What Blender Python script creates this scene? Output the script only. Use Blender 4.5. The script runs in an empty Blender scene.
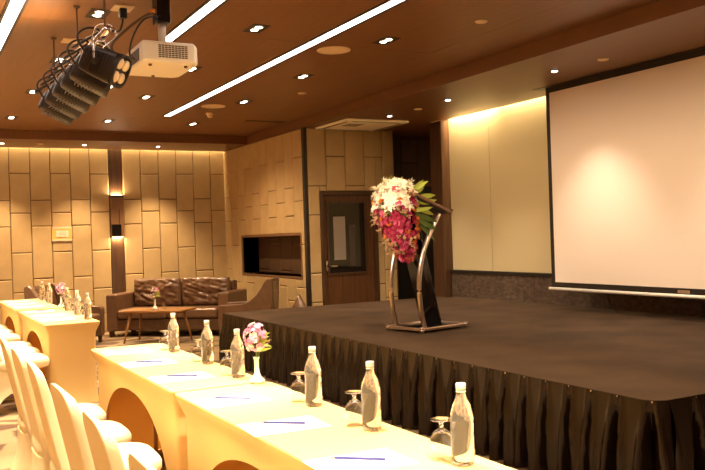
import bpy, math, random
from mathutils import Vector, Matrix, Euler, noise
random.seed(7)
C = bpy.context.scene.collection
PI = math.pi
def R(d): return math.radians(d)

# ------------------------------------------------------------------ materials
def mat(name, col, rough=.5, metal=0, noise_amt=0, noise_scale=8, stretch=(1,1,1), bump=0, bump_scale=60,
        trans=0, ior=1.45, tcol=None, emit=None, emit_s=0, coat=0, spec=.5, translucent=0, sheen=0, aniso=0):
    m = bpy.data.materials.new(name); m.use_nodes = True
    nt = m.node_tree; N = nt.nodes; L = nt.links
    b = N['Principled BSDF']
    b.inputs['Base Color'].default_value = (*col, 1)
    b.inputs['Roughness'].default_value = rough
    b.inputs['Metallic'].default_value = metal
    b.inputs['Transmission Weight'].default_value = trans
    b.inputs['IOR'].default_value = ior
    b.inputs['Coat Weight'].default_value = coat
    b.inputs['Specular IOR Level'].default_value = spec
    b.inputs['Sheen Weight'].default_value = sheen
    b.inputs['Anisotropic'].default_value = aniso
    if emit:
        b.inputs['Emission Color'].default_value = (*emit, 1)
        b.inputs['Emission Strength'].default_value = emit_s
    if noise_amt or bump:
        tc = N.new('ShaderNodeTexCoord'); mp = N.new('ShaderNodeMapping')
        mp.inputs['Scale'].default_value = stretch
        L.new(tc.outputs['Object'], mp.inputs['Vector'])
    if noise_amt:
        n = N.new('ShaderNodeTexNoise'); n.inputs['Scale'].default_value = noise_scale
        n.inputs['Detail'].default_value = 6
        L.new(mp.outputs[0], n.inputs['Vector'])
        r = N.new('ShaderNodeValToRGB')
        r.color_ramp.elements[0].position = .3; r.color_ramp.elements[1].position = .7
        r.color_ramp.elements[0].color = (*[c*(1-noise_amt) for c in col], 1)
        r.color_ramp.elements[1].color = (*[min(1, c*(1+noise_amt)) for c in col], 1)
        L.new(n.outputs['Fac'], r.inputs[0]); L.new(r.outputs[0], b.inputs['Base Color'])
    if bump:
        n2 = N.new('ShaderNodeTexNoise'); n2.inputs['Scale'].default_value = bump_scale
        n2.inputs['Detail'].default_value = 4
        L.new(mp.outputs[0], n2.inputs['Vector'])
        bp = N.new('ShaderNodeBump'); bp.inputs['Strength'].default_value = bump; bp.inputs['Distance'].default_value = .01
        L.new(n2.outputs['Fac'], bp.inputs['Height']); L.new(bp.outputs[0], b.inputs['Normal'])
    if translucent:
        t = N.new('ShaderNodeBsdfTranslucent'); t.inputs['Color'].default_value = (*(tcol or col), 1)
        mx = N.new('ShaderNodeMixShader'); mx.inputs[0].default_value = translucent
        L.new(b.outputs[0], mx.inputs[1]); L.new(t.outputs[0], mx.inputs[2])
        L.new(mx.outputs[0], N['Material Output'].inputs['Surface'])
    return m

WARM = (1.0, .715, .42)
M = {}
M['panel'] = mat('beige_fabric', (.51,.35,.16), .75, noise_amt=.06, noise_scale=5, bump=.15, bump_scale=300)
M['panel_dark'] = mat('shaded_fabric', (.20,.10,.042), .7, noise_amt=.1, noise_scale=5)  # darker copy of the panel fabric; the recess shade is in its colour
M['seam'] = mat('dark_seam', (.07,.035,.015), .8)
M['seam_niche'] = mat('brown_seam', (.2,.11,.05), .8)
M['ceil'] = mat('ceiling_veneer', (.185,.074,.023), .42, noise_amt=.10, noise_scale=3, stretch=(9,.6,1))
M['soffit'] = mat('soffit_veneer', (.165,.066,.021), .40, noise_amt=.10, noise_scale=3, stretch=(9,.6,1))
M['wood_dark'] = mat('dark_wood', (.075,.034,.0145), .4, noise_amt=.35, noise_scale=4, stretch=(8,8,.6))
M['wood_door'] = mat('door_wood', (.105,.042,.014), .42, noise_amt=.3, noise_scale=4, stretch=(8,8,.6))
M['wood_table'] = mat('teak_wood', (.34,.165,.055), .35, noise_amt=.25, noise_scale=4, stretch=(1,10,10))
M['wood_light'] = mat('light_wood', (.45,.24,.11), .4, noise_amt=.2, noise_scale=8, stretch=(6,1,6))
M['black'] = mat('black_plastic', (.02,.014,.010), .45)
M['black_gloss'] = mat('black_gloss', (.008,.006,.005), .12)
M['stagelight'] = mat('charcoal_metal', (.028,.018,.012), .42, noise_amt=.1, noise_scale=20)
M['chrome'] = mat('chrome', (.8,.75,.7), .18, 1)
M['bronze'] = mat('brushed_steel', (.62,.5,.4), .28, 1)
M['white_plastic'] = mat('white_plastic', (.80,.68,.50), .4)
M['cream_plate'] = mat('cream_plate', (.75,.55,.33), .5)
M['grille'] = mat('grille_dark', (.12,.075,.04), .6)
M['cloth'] = mat('cream_spandex', (.85,.60,.23), .7, translucent=.24, tcol=(.80,.30,.04))
M['chair_cloth'] = mat('white_spandex', (.90,.77,.50), .75, translucent=.2, bump=.1, bump_scale=12)
M['paper'] = mat('paper', (.95,.95,.93), .6)
M['pencil'] = mat('blue_lacquer', (.055,.05,.22), .3)
M['leather'] = mat('brown_leather', (.10,.050,.025), .27, noise_amt=.15, noise_scale=10, bump=.12, bump_scale=120)
M['leather_lt'] = mat('tan_leather', (.14,.072,.036), .32, noise_amt=.15, noise_scale=10, bump=.1, bump_scale=120)
M['satin'] = mat('black_satin', (.014,.0066,.0034), .24, spec=.55)
M['deck'] = mat('stage_carpet', (.058,.034,.019), .8, noise_amt=.28, noise_scale=2.2, bump=.3, bump_scale=220, spec=.12)
M['screen'] = mat('screen_fabric', (.88,.75,.65), .7)
M['glasswall'] = mat('cream_glass', (.62,.52,.31), .12, coat=.3)
M['stone'] = mat('dark_stone', (.09,.058,.038), .6, noise_amt=.5, noise_scale=14, stretch=(1,1,2), bump=.5, bump_scale=30)
M['glass'] = mat('clear_glass', (1,1,1), .0, trans=1, ior=1.45)
M['water'] = mat('water_filled_glass', (1,.95,.84), .04, trans=.92, ior=1.33)
M['cap'] = mat('bottle_cap', (.85,.8,.72), .3)
M['ceramic'] = mat('white_ceramic', (.85,.8,.7), .25)
M['lamp'] = mat('lamp_glow', (1,1,1), .5, emit=(1,.86,.68), emit_s=5)
M['led'] = mat('led_strip', (1,1,1), .5, emit=(1,.93,.86), emit_s=1.6)
M['cove'] = mat('cove_strip', (1,1,1), .5, emit=(1,.70,.36), emit_s=2)
M['lens'] = mat('cream_lens', (.85,.62,.36), .25, coat=.5)
M['plum'] = mat('white_petal', (.93,.88,.72), .6, translucent=.3)
M['pink'] = mat('pink_petal', (.62,.11,.20), .6, translucent=.3)
M['rose'] = mat('pale_pink_petal', (.88,.40,.56), .6, translucent=.3)
M['magenta'] = mat('magenta_petal', (.34,.012,.050), .6, translucent=.3)
M['orange'] = mat('orange_petal', (.75,.22,.03), .6, translucent=.3)
M['tan'] = mat('dried_sprig', (.45,.27,.13), .8)
M['leaf'] = mat('green_leaf', (.36,.42,.05), .5, translucent=.25)
M['leaf_dk'] = mat('dark_leaf', (.10,.14,.03), .5, translucent=.2)
M['stem'] = mat('green_stem', (.16,.22,.05), .6)
M['cable'] = mat('black_cable', (.015,.011,.009), .5)
M['orange_cable'] = mat('orange_tie', (.8,.25,.02), .5)
M['gold'] = mat('gold_print', (.85,.48,.12), .5)
M['tape'] = mat('sleeve_edge', (.8,.62,.42), .4)
M['mirror'] = mat('bronze_mirror', (.26,.13,.055), .3, .2)
M['silver'] = mat('silver_paint', (.75,.7,.65), .25, .7)
def carpet():
    m = bpy.data.materials.new('pebble_carpet'); m.use_nodes = True
    nt = m.node_tree; N = nt.nodes; L = nt.links; b = N['Principled BSDF']; b.inputs['Roughness'].default_value = .9
    tc = N.new('ShaderNodeTexCoord'); mp = N.new('ShaderNodeMapping'); mp.inputs['Scale'].default_value = (1.9,3.1,1)
    mp.inputs['Rotation'].default_value = (0,0,R(20))
    nz = N.new('ShaderNodeTexNoise'); nz.inputs['Scale'].default_value = 1.5
    mx = N.new('ShaderNodeMix'); mx.data_type = 'VECTOR'; mx.inputs[0].default_value = .12
    L.new(tc.outputs['Object'], mx.inputs[4]); L.new(tc.outputs['Object'], nz.inputs['Vector']); L.new(nz.outputs['Color'], mx.inputs[5])
    L.new(mx.outputs[1], mp.inputs['Vector'])
    v = N.new('ShaderNodeTexVoronoi'); v.feature = 'DISTANCE_TO_EDGE'; v.inputs['Scale'].default_value = 1; v.inputs['Randomness'].default_value = .6
    L.new(mp.outputs[0], v.inputs['Vector'])
    r = N.new('ShaderNodeValToRGB'); e = r.color_ramp.elements
    e[0].position = .09; e[0].color = (.33,.225,.11,1); e[1].position = .13; e[1].color = (.12,.060,.025,1)
    L.new(v.outputs['Distance'], r.inputs[0])
    n2 = N.new('ShaderNodeTexNoise'); n2.inputs['Scale'].default_value = 60
    mm = N.new('ShaderNodeMix'); mm.data_type = 'RGBA'; mm.blend_type = 'MULTIPLY'; mm.inputs[0].default_value = .35
    L.new(r.outputs[0], mm.inputs[6]); L.new(n2.outputs['Fac'], mm.inputs[7]); L.new(mm.outputs[2], b.inputs['Base Color'])
    bp = N.new('ShaderNodeBump'); bp.inputs['Strength'].default_value = .3; L.new(n2.outputs['Fac'], bp.inputs['Height']); L.new(bp.outputs[0], b.inputs['Normal'])
    return m
M['carpet'] = carpet()

# ------------------------------------------------------------------ mesh builder
class MB:
    def __init__(s): s.v = []; s.f = []
    def add(s, vs, fs, mtx=None):
        o = len(s.v)
        s.v += [tuple(mtx @ Vector(p)) if mtx else tuple(p) for p in vs]
        s.f += [tuple(i+o for i in f) for f in fs]
        return s
    def box(s, x0,x1,y0,y1,z0,z1, mtx=None):
        vs = [(x,y,z) for z in (z0,z1) for y in (y0,y1) for x in (x0,x1)]
        return s.add(vs, [(0,2,3,1),(4,5,7,6),(0,1,5,4),(2,6,7,3),(0,4,6,2),(1,3,7,5)], mtx)
    def loft(s, loops, cap0=True, cap1=True, mtx=None):
        n = len(loops[0]); vs = [p for l in loops for p in l]; fs = []
        for k in range(len(loops)-1):
            for i in range(n):
                j = (i+1) % n
                fs.append((k*n+i, k*n+j, (k+1)*n+j, (k+1)*n+i))
        if cap0: fs.append(tuple(range(n-1,-1,-1)))
        if cap1: fs.append(tuple(range((len(loops)-1)*n, len(loops)*n)))
        return s.add(vs, fs, mtx)
    def lathe(s, prof, seg=20, mtx=None, cap0=True, cap1=True):
        return s.loft([[(r*math.cos(2*PI*i/seg), r*math.sin(2*PI*i/seg), z) for i in range(seg)] for r,z in prof], cap0, cap1, mtx)
    def tube(s, pts, r, seg=8, mtx=None, flat=1):
        pts = [Vector(p) for p in pts]; loops = []
        for k,p in enumerate(pts):
            d = (pts[min(k+1,len(pts)-1)] - pts[max(k-1,0)]).normalized()
            a = d.cross(Vector((0,0,1))); a = a.normalized() if a.length > 1e-3 else Vector((1,0,0))
            b = d.cross(a).normalized(); rr = r[k] if isinstance(r,(list,tuple)) else r
            loops.append([tuple(p + a*rr*math.cos(2*PI*i/seg) + b*rr*flat*math.sin(2*PI*i/seg)) for i in range(seg)])
        return s.loft(loops, mtx=mtx)
    def prism(s, poly, y0, y1, mtx=None):   # polygon in xz, extruded in y
        n = len(poly); vs = [(x,y0,z) for x,z in poly] + [(x,y1,z) for x,z in poly]
        fs = [tuple(range(n)), tuple(range(2*n-1,n-1,-1))] + [((i+1)%n, i, i+n, (i+1)%n+n) for i in range(n)]
        return s.add(vs, fs, mtx)
    def build(s, name, m, parent=None, smooth=False, bevel=0, seg=2, sub=0):
        me = bpy.data.meshes.new(name); me.from_pydata(s.v, [], s.f); me.validate(); me.update()
        if isinstance(m, str): m = M[m]
        me.materials.append(m)
        o = bpy.data.objects.new(name, me); C.objects.link(o)
        if smooth:
            for p in me.polygons: p.use_smooth = True
        if bevel:
            bm = o.modifiers.new('bevel','BEVEL'); bm.width = bevel; bm.segments = seg; bm.limit_method = 'ANGLE'; bm.angle_limit = R(40)
        if sub:
            sm = o.modifiers.new('sub','SUBSURF'); sm.levels = sub; sm.render_levels = sub
        if parent: o.parent = parent
        return o
def smooth_by_angle(o, a=40):
    for p in o.data.polygons: p.use_smooth = True
    o.data.set_sharp_from_angle(angle=R(a)); return o
def curve_pts(pts, n=20):        # Catmull-Rom
    pts = [Vector(p) for p in pts]; P = [pts[0]*2-pts[1]] + pts + [pts[-1]*2-pts[-2]]; out = []
    for k in range(1, len(P)-2):
        for i in range(n):
            t = i/n
            a,b,c,d = P[k-1],P[k],P[k+1],P[k+2]
            out.append(.5*((2*b)+(c-a)*t+(2*a-5*b+4*c-d)*t*t+(3*b-a-3*c+d)*t**3))
    out.append(pts[-1]); return out
def tag(o, label, cat, group=None):
    o['label'] = label; o['category'] = cat
    if group: o['group'] = group
    return o
def thing(name, label, cat, loc=(0,0,0), rz=0, group=None):
    o = bpy.data.objects.new(name, None); C.objects.link(o)
    o.empty_display_size = .1
    o.location = loc; o.rotation_euler = (0,0,rz)
    return tag(o, label, cat, group)
def struct(o): o['kind'] = 'structure'; return o
def dup(o, parent=None):
    c = o.copy(); C.objects.link(c)
    if parent: c.parent = parent
    for ch in list(o.children): dup(ch, c)
    return c
def place(proto, i, loc, rz, label, used=[]):
    if proto.name in used: o = dup(proto)
    else: o = proto; used.append(proto.name)
    o.location = loc; o.rotation_euler = (0,0,rz); o['label'] = label
    return o
ORD = ['nearest','second nearest','third nearest','fourth nearest','fifth nearest','farthest']
def superloop(cx, cy, hx, hy, z, n=32, e=4):
    out = []
    for i in range(n):
        a = 2*PI*i/n; c, s_ = math.cos(a), math.sin(a)
        out.append((cx+hx*math.copysign(abs(c)**(2/e), c), cy+hy*math.copysign(abs(s_)**(2/e), s_), z))
    return out

# ------------------------------------------------------------------ dimensions of the room
YF, ZS, ZT = 14.0, 2.976, 3.11
XN, YD, YR, XW = 5.03, 10.68, 11.5, 6.69        # niche wall, door wall, recess wall, stage wall
XL, YN = -4.0, -3.5
HS = .57

# ------------------------------------------------------------------ setting
struct(MB().box(XL-.2,8.4,YN-.2,YF+.6,-.1,0).build('floor','carpet'))
# ceiling tray: veneer boards with fine open joints
b = MB()
xs = [XL,-1.9,-.48,.72,1.985,3.16,4.38,5.0]
ys = [YN,2.0,6.5,11.2,12.79]
for i in range(len(xs)-1):
    for j in range(len(ys)-1):
        b.box(xs[i]+.002,xs[i+1]-.002,ys[j]+.002,ys[j+1]-.002,ZT,ZT+.03)
struct(b.build('ceiling','ceil'))
struct(MB().box(XL-.2,8.4,YN-.2,YF+.6,3.32,3.4).build('ceiling_slab','wood_dark'))
b = MB()
b.box(XL,XN,12.79,YF-.25,ZS,ZT+.03).box(XL,XN,YF-.25,YF-.085,ZS,ZS+.04)
b.box(5.0,6.44,YN,YD,ZS,ZT+.03).box(6.44,6.60,YN,9.5,ZS,ZS+.04)
b.box(5.0,XN,YD,12.79,ZS,ZT+.03)
b.box(6.44,8.2,9.75,YR,ZS,ZT+.03); b.box(6.44,6.53,9.51,9.75,ZS,ZT+.03)
b.box(XN,6.44,YD,YR,ZS,ZT+.03)
struct(b.build('ceiling_soffit','soffit'))

T1 = [2.16,1.75,.925,.515,.1]; T2 = [2.58,1.958,1.336,.72,.31]
def panels(b, O, U, NRM, cols, first, z0, z1, hole=None, gap=.010, th=.022):
    """cols: list of edges along U (metres). O origin at floor, NRM outwards."""
    O, U, NRM = Vector(O), Vector(U), Vector(NRM)
    mtx = Matrix(((U.x,NRM.x,0,O.x),(U.y,NRM.y,0,O.y),(0,0,1,0),(0,0,0,1)))
    for k in range(len(cols)-1):
        a, c = sorted((cols[k], cols[k+1]))
        zs = [z0] + sorted(z for z in (T1 if (k+first)%2==0 else T2) if z0 < z < z1) + [z1]
        for q in range(len(zs)-1):
            rects = [(a,c,zs[q],zs[q+1])]
            if hole:
                h0,h1,g0,g1 = hole; out = []
                for (ra,rc,rz,rw) in rects:
                    if rc <= h0 or ra >= h1 or rw <= g0 or rz >= g1: out.append((ra,rc,rz,rw)); continue
                    if ra < h0: out.append((ra,h0,rz,rw))
                    if rc > h1: out.append((h1,rc,rz,rw))
                    m0, m1 = max(ra,h0), min(rc,h1)
                    if rz < g0: out.append((m0,m1,rz,g0))
                    if rw > g1: out.append((m0,m1,g1,rw))
                rects = out
            for (ra,rc,rz,rw) in rects:
                g = gap/2
                if rc-ra < .02 or rw-rz < .02: continue
                # pillowed panel: chamfered face
                x0,x1,y0,y1 = ra+g,rc-g,rz+g,rw-g; i = .012
                vs = [(x0,0,y0),(x1,0,y0),(x1,0,y1),(x0,0,y1),(x0,th*.6,y0),(x1,th*.6,y0),(x1,th*.6,y1),(x0,th*.6,y1),
                      (x0+i,th,y0+i),(x1-i,th,y0+i),(x1-i,th,y1-i),(x0+i,th,y1-i)]
                fs = [(8,9,10,11)]
                for p in range(4):
                    n = (p+1)%4; fs += [(p,n,n+4,p+4),(p+4,n+4,n+8,p+8)]
                b.add(vs, fs, mtx)
def backing(name, b, m='seam'): return b.build(name, m)
# far wall
w = struct(MB().box(XL-.2,3.03,YF,YF+.2,0,3.32).box(3.25,XN+.2,YF,YF+.2,0,3.32).box(3.03,3.25,YF+.12,YF+.2,0,3.32).build('wall_far','seam'))
b = MB(); cl = [3.03-.3035*k for k in range(24)]
cl = [c for c in cl if c > XL] + [XL]
panels(b, (0,YF,0), (1,0,0), (0,-1,0), cl, 1, 0, 3.3)
panels(b, (0,YF,0), (1,0,0), (0,-1,0), [3.25,3.55,3.853,4.153,4.456,4.763,XN-.002], 0, 0, 3.3)
struct(b.build('wall_far_panel','panel',w))
# niche wall (parallel to the stage) with a display recess
h0,h1,g0,g1 = 10.87,13.20,.875,1.468
b = MB()
b.box(XN,XN+.28,YD+.05,h0,0,3.32).box(XN,XN+.28,h1,YF,0,3.32).box(XN,XN+.28,h0,h1,0,g0).box(XN,XN+.28,h0,h1,g1,3.32)
b.box(XN+.28,XN+.33,YD+.2,YF,0,3.32)
w = struct(b.build('wall_niche','seam_niche'))
b = MB(); panels(b, (XN,0,0), (0,1,0), (-1,0,0), [YF-.327*k for k in range(10)]+[YD+.06], 0, 0, ZS, hole=(h0-.03,h1+.03,g0-.03,g1+.03), gap=.007)
struct(b.build('wall_niche_panel','panel',w))
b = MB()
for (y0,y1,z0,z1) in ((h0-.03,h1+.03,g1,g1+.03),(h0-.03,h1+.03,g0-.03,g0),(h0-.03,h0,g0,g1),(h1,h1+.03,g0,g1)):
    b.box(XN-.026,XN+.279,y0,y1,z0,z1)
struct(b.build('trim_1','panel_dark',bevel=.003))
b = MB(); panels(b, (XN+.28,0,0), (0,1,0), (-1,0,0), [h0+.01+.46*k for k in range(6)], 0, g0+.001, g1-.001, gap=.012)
struct(b.build('wall_niche_back',mat('shaded_niche_fabric',(.10,.05,.022),.7)))  # shade inside the display recess is put into this fabric colour
# dark corner bead
struct(MB().box(XN-.024,XN+.022,YD-.024,YD+.055,0,ZS-.001).build('trim_2','black'))
# door wall
DX0,DX1,DZ = 5.235,6.16,2.08
b = MB(); b.box(XN+.02,DX0,YD,YD+.15,0,3.32).box(DX1,6.475,YD,YD+.15,0,3.32).box(DX0,DX1,YD,YD+.15,DZ,3.32)
b.box(6.46,6.475,YD+.15,YR,0,3.32)
w = struct(b.build('wall_door','seam'))
b = MB(); panels(b, (0,YD,0), (1,0,0), (0,-1,0), [XN+.022,5.35,5.655,5.97,6.27,6.475], 0, 0, ZS, hole=(DX0,DX1,-1,DZ+.004))
struct(b.build('wall_door_panel','panel',w))
# door
d = struct(MB().box(DX0+.055,DX1-.055,YD+.03,YD+.075,.01,DZ-.055).build('door_1','wood_door'))
# the leaf carries a tall glazed light; frame members form the visible opening
gx0,gx1,gz0,gz1 = 5.375,5.965,.915,1.915
b = MB().box(gx0,gx1,YD+.018,YD+.028,gz0,gz1)
MG = mat('dark_door_glass', (.012,.008,.006), .06, coat=.6)
b.build('glass_pane', MG, d)
b = MB()
for q in ((gx0-.03,gx0,gz0-.03,gz1+.03),(gx1,gx1+.03,gz0-.03,gz1+.03),(gx0,gx1,gz0-.03,gz0),(gx0,gx1,gz1,gz1+.03)):
    b.box(q[0],q[1],YD+.012,YD+.03,q[2],q[3])
b.build('glass_bead','wood_dark',d)
b = MB().box(5.315,5.35,YD+.015,YD+.03,.95,1.09)
b.tube([(5.333,YD+.02,1.02),(5.333,YD-.04,1.02),(5.36,YD-.045,1.02),(5.46,YD-.045,1.015)],.011)
b.build('door_handle','chrome',d,bevel=.002)
MB().box(5.45,5.64,YD+.0135,YD+.0165,1.10,1.72).build('notice', mat('notice_behind_glass',(.30,.24,.19),.5), d)
MB().box(5.70,5.80,YD+.0135,YD+.0165,1.0,1.6).build('reflection_panel', mat('painted_reflection',(.07,.05,.035),.5), d)  # painted panel imitating a dim reflection in the door glass
b = MB().box(DX0,DX0+.05,YD-.03,YD+.1,0,DZ).box(DX1-.05,DX1,YD-.03,YD+.1,0,DZ).box(DX0+.05,DX1-.05,YD-.03,YD+.1,DZ-.05,DZ)
struct(b.build('door_frame','wood_dark',bevel=.004))
# recess behind the stage corner
w = struct(MB().box(6.475,8.4,YR,YR+.15,0,3.32).box(8.2,8.4,9.75,YR,0,3.32).box(XW+.161,8.4,9.6,9.75,0,3.32).build('wall_recess','seam'))
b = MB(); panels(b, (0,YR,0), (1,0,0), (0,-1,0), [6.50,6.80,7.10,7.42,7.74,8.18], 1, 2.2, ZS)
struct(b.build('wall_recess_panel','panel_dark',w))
struct(MB().box(7.0,8.18,YR-.03,YR-.001,0,2.19).build('doorway_slab','black'))  # black slab standing in for the dark doorway
struct(MB().box(6.5,6.98,YR-.025,YR-.001,0,2.19).build('trim_3','panel_dark'))
# stage wall: stone plinth, glass panels, wooden end pillar, dark backing
w = struct(MB().box(XW,XW+.15,YN,9.503,0,3.32).build('wall_stage','wood_dark'))
MWX = XW
b = MB()
k = 0; y = 3.0
while y < 9.49:
    b.box(MWX-.06,MWX-.001,y+.003,min(y+.6,9.50)-.003,HS-.25,.885); y += .6
struct(b.build('trim_4','stone',bevel=.004))
struct(MB().box(MWX-.075,MWX-.001,3.0,9.50,.888,.928).build('trim_5','black'))
for i,(y0,y1) in enumerate(((8.62,9.50),(7.25,8.615),(5.85,7.245),(3.0,5.845))):
    struct(MB().box(MWX-.03,MWX-.002,y0+.002,y1-.002,.93,3.25).build('wall_stage_glass','glasswall',w))
struct(MB().box(MWX-.16,MWX+.16,9.505,9.78,0,ZS-.001).build('trim_6','wood_dark',bevel=.01))
# unseen sides of the room that close it
struct(MB().box(XL-.2,XL,YN-.2,YF,0,3.32).build('wall_left','panel'))
struct(MB().box(XL,8.4,YN-.2,YN,0,3.32).build('wall_near','panel'))
# pillar in the far wall with a wall washer
struct(MB().box(3.035,3.245,YF-.016,YF+.118,0,3.3).build('trim_7','wood_dark'))
sc = thing('wall_sconce','dark mirrored wall sconce glowing up and down on the far wall','wall lamp',(3.14,YF-.0165,0))
MB().box(-.1,.1,-.07,-.0,1.55,2.195).build('housing','mirror',sc,bevel=.004)
MB().box(-.102,.102,-.08,-.001,2.195,2.225).build('top_plate','black',sc)
MB().box(-.102,.05,-.085,-.07,1.56,1.75).build('shade','black_gloss',sc,bevel=.003)
MB().box(.02,.03,-.075,-.0695,1.75,2.0).build('trim_line','black',sc)
MB().box(-.09,.09,-.06,-.01,2.226,2.230).build('upper_lamp','cove',sc)
MB().box(-.09,.09,-.06,-.01,1.544,1.549).build('lower_lamp','cove',sc)
def area(name, loc, rot, sx, sy, P, col=WARM, parent=None):
    l = bpy.data.lights.new(name,'AREA'); l.shape = 'RECTANGLE'; l.size = sx; l.size_y = sy; l.energy = P; l.color = col
    o = bpy.data.objects.new(name,l); C.objects.link(o); o.location = loc; o.rotation_euler = rot
    if parent: o.parent = parent
    return o
area('upper_beam',(0,-.035,2.24),(PI-.15,0,0),.16,.05,1.0,parent=sc)
area('lower_beam',(0,-.035,1.535),(.15,0,0),.16,.05,1.0,parent=sc)
# cove strips above the wall slots
for nm,lab,bx,lo,ro,sx,sy,P in (
    ('cove_light','hidden warm cove strip over the left half of the cream glass wall',(6.57,6.585,8.41,9.49,3.04,3.06),(6.615,8.95,3.14),(0,R(-14),0),.05,1.0,12),
    ('cove_light','hidden warm cove strip over the half of the cream glass wall next to the screen',(6.57,6.585,7.0,8.39,3.04,3.06),(6.615,7.75,3.14),(0,R(-14),0),.05,1.1,5),
    ('cove_light','hidden warm cove strip washing the top of the far panelled wall',(XL+.1,XN-.05,YF-.12,YF-.105,3.04,3.06),(2.4,YF-.07,3.16),(R(-14),0,0),5.2,.05,11)):
    t = thing(nm,lab,'cove light',(0,0,0))
    MB().box(*bx).build('led_strip','cove',t); area('cove_beam',lo,ro,sx,sy,P,(1,.75,.42),t)

# ------------------------------------------------------------------ stage
st = thing('stage','low carpeted stage with a pleated black satin skirt','stage',(0,0,0))
SX,SY0,SY1,SXB = 3.28,2.98,9.58,XW-.06
rad = .10
dk = []
for i in range(9):
    a = PI + i/8*PI/2; dk.append((SX+rad+rad*math.cos(a), SY0+rad+rad*math.sin(a)))
poly = dk + [(SXB-.002,SY0),(SXB-.002,9.38),(6.46,9.38),(6.46,SY1),(SX+.085,SY1)]
n = len(poly); b = MB()
b.add([(x,y,HS-.06) for x,y in poly]+[(x,y,HS) for x,y in poly], [tuple(range(n-1,-1,-1)), tuple(range(n,2*n))]+[(i,(i+1)%n,(i+1)%n+n,i+n) for i in range(n)])
b.build('platform','deck',st,bevel=.004)
MB().box(3.55,6.4,3.2,9.2,0,HS-.061).build('substructure','black',st)
def skirt(path_pts, seedv):
    rnd = random.Random(seedv); P = [Vector((x,y,0)) for x,y in path_pts]
    # resample
    S = [0]
    for a,c in zip(P,P[1:]): S.append(S[-1]+(c-a).length)
    tot = S[-1]; b = MB(); step = .012; ns = int(tot/step); rows = 12
    per = []; s = 0
    while s < tot: w = rnd.uniform(.15,.23); per.append((s,w,rnd.uniform(.8,1.25),rnd.uniform(-.12,.12))); s += w
    vs = []; pi = 0; clips = []
    for i in range(ns+1):
        s = tot*i/ns
        while pi < len(per)-1 and s >= per[pi+1][0]: pi += 1
        k = 0
        while k < len(S)-2 and S[k+1] < s: k += 1
        t = (s-S[k])/(S[k+1]-S[k]) if S[k+1] > S[k] else 0
        p = P[k].lerp(P[k+1], t); d = (P[k+1]-P[k]).normalized(); nrm = Vector((-d.y,d.x,0))
        s0,w,am,ph = per[pi]; q = (s-s0)/w
        for r in range(rows+1):
            h = r/rows; wd = .10 + .62*h**.6          # hollow opens downwards
            c0 = .55+ph*h
            ridge = math.exp(-((q-.5+wd*.5-ph*h)/.085)**2) + .5*math.exp(-((q-.5-wd*.5-ph*h)/.07)**2)
            hollow = math.exp(-((q-.5-ph*h)/(wd*.38))**4)
            e = min(1, h*2.2)
            dep = .004 + e*am*(.042*ridge - .095*hollow) + .030*h + .004*noise.noise((s*9,h*3,seedv))
            pp = p + nrm*dep
            vs.append((pp.x,pp.y,(HS-.0015)*(1-h)+.004*h))
    fs = [(i*(rows+1)+r,(i+1)*(rows+1)+r,(i+1)*(rows+1)+r+1,i*(rows+1)+r+1) for i in range(ns) for r in range(rows)]
    b.add(vs,fs)
    for s0,w,_,_ in per[:-1]:
        s = s0+w*.45; k = 0
        while k < len(S)-2 and S[k+1] < s: k += 1
        p = P[k].lerp(P[k+1],(s-S[k])/(S[k+1]-S[k])); d = (P[k+1]-P[k]).normalized()
        clips.append((p + Vector((-d.y,d.x,0))*.006, math.atan2(d.y,d.x)))
    return b, clips
front = [(SXB-.01,SY0)] + [(x,y) for x,y in dk[::-1]] + [(SX,SY1),(SX+.01,SY1+.001),(6.45,SY1+.001)]
# travelling from the back wall round the rounded corner along the front, then the far end; outward is to the left
P_end = [(SXB-.01,SY0-.001),(SX+rad,SY0-.001)]
P_front = [(x,y) for x,y in dk[::-1]] + [(SX+.084,SY1)]
P_far = [(SX+.086,SY1+.002),(6.44,SY1+.002)]
def flip(path): return path[::-1]
clip_me = None
for nm,path,sd in (('end_skirt',P_end,3),('front_skirt',P_front,5),('far_skirt',P_far,9)):
    # outward normal must be left of travel: reverse the path
    bb, cl = skirt(path, sd)
    o = bb.build(nm,'satin',st,smooth=True)
    if nm == 'front_skirt' or nm == 'end_skirt':
        for p,a in cl:
            if clip_me is None:
                c = MB().box(-.004,.004,-.003,.003,-.006,.002).build('clip','chrome',st); clip_me = c.data
            else:
                c = bpy.data.objects.new('clip',clip_me); C.objects.link(c); c.parent = st
            c.location = (p.x,p.y,HS-.006); c.rotation_euler = (0,0,a)

# ------------------------------------------------------------------ projection screen
ps = thing('projection_screen','large cream projection screen with black border hanging from the ceiling slot','projection screen',(6.22,0,0))
yA,yB,z0,z1 = 3.35,7.02,.815,ZS-.062
MB().box(-.002,.002,yA+.05,yB-.055,z0+.055,z1).build('fabric','screen',ps)
b = MB().box(-.003,.003,yB-.055,yB,z0,z1+.06).box(-.003,.003,yA,yA+.05,z0,z1+.06).box(-.003,.003,yA+.05,yB-.055,z0,z0+.055).box(-.003,.003,yA+.05,yB-.055,z1-.0,z1+.06)
b.build('border','black',ps)
b = MB().tube([(0,yA-.02,z0-.018),(0,yB+.04,z0-.018)],.018,12); b.build('bottom_bar','cap',ps,smooth=True)
b = MB().box(-.006,-.003,5.21,5.34,z0+.008,z0+.036).build('maker_plate',mat('plate_brown',(.40,.27,.17),.5),ps)
MB().box(-.007,-.006,5.225,5.325,z0+.017,z0+.027).build('printed_mark',mat('plate_print',(.25,.16,.10),.6),b)
MB().box(-.07,.07,yA-.1,yB+.14,ZS-.004,ZS).build('housing_slot','black',ps)
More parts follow.
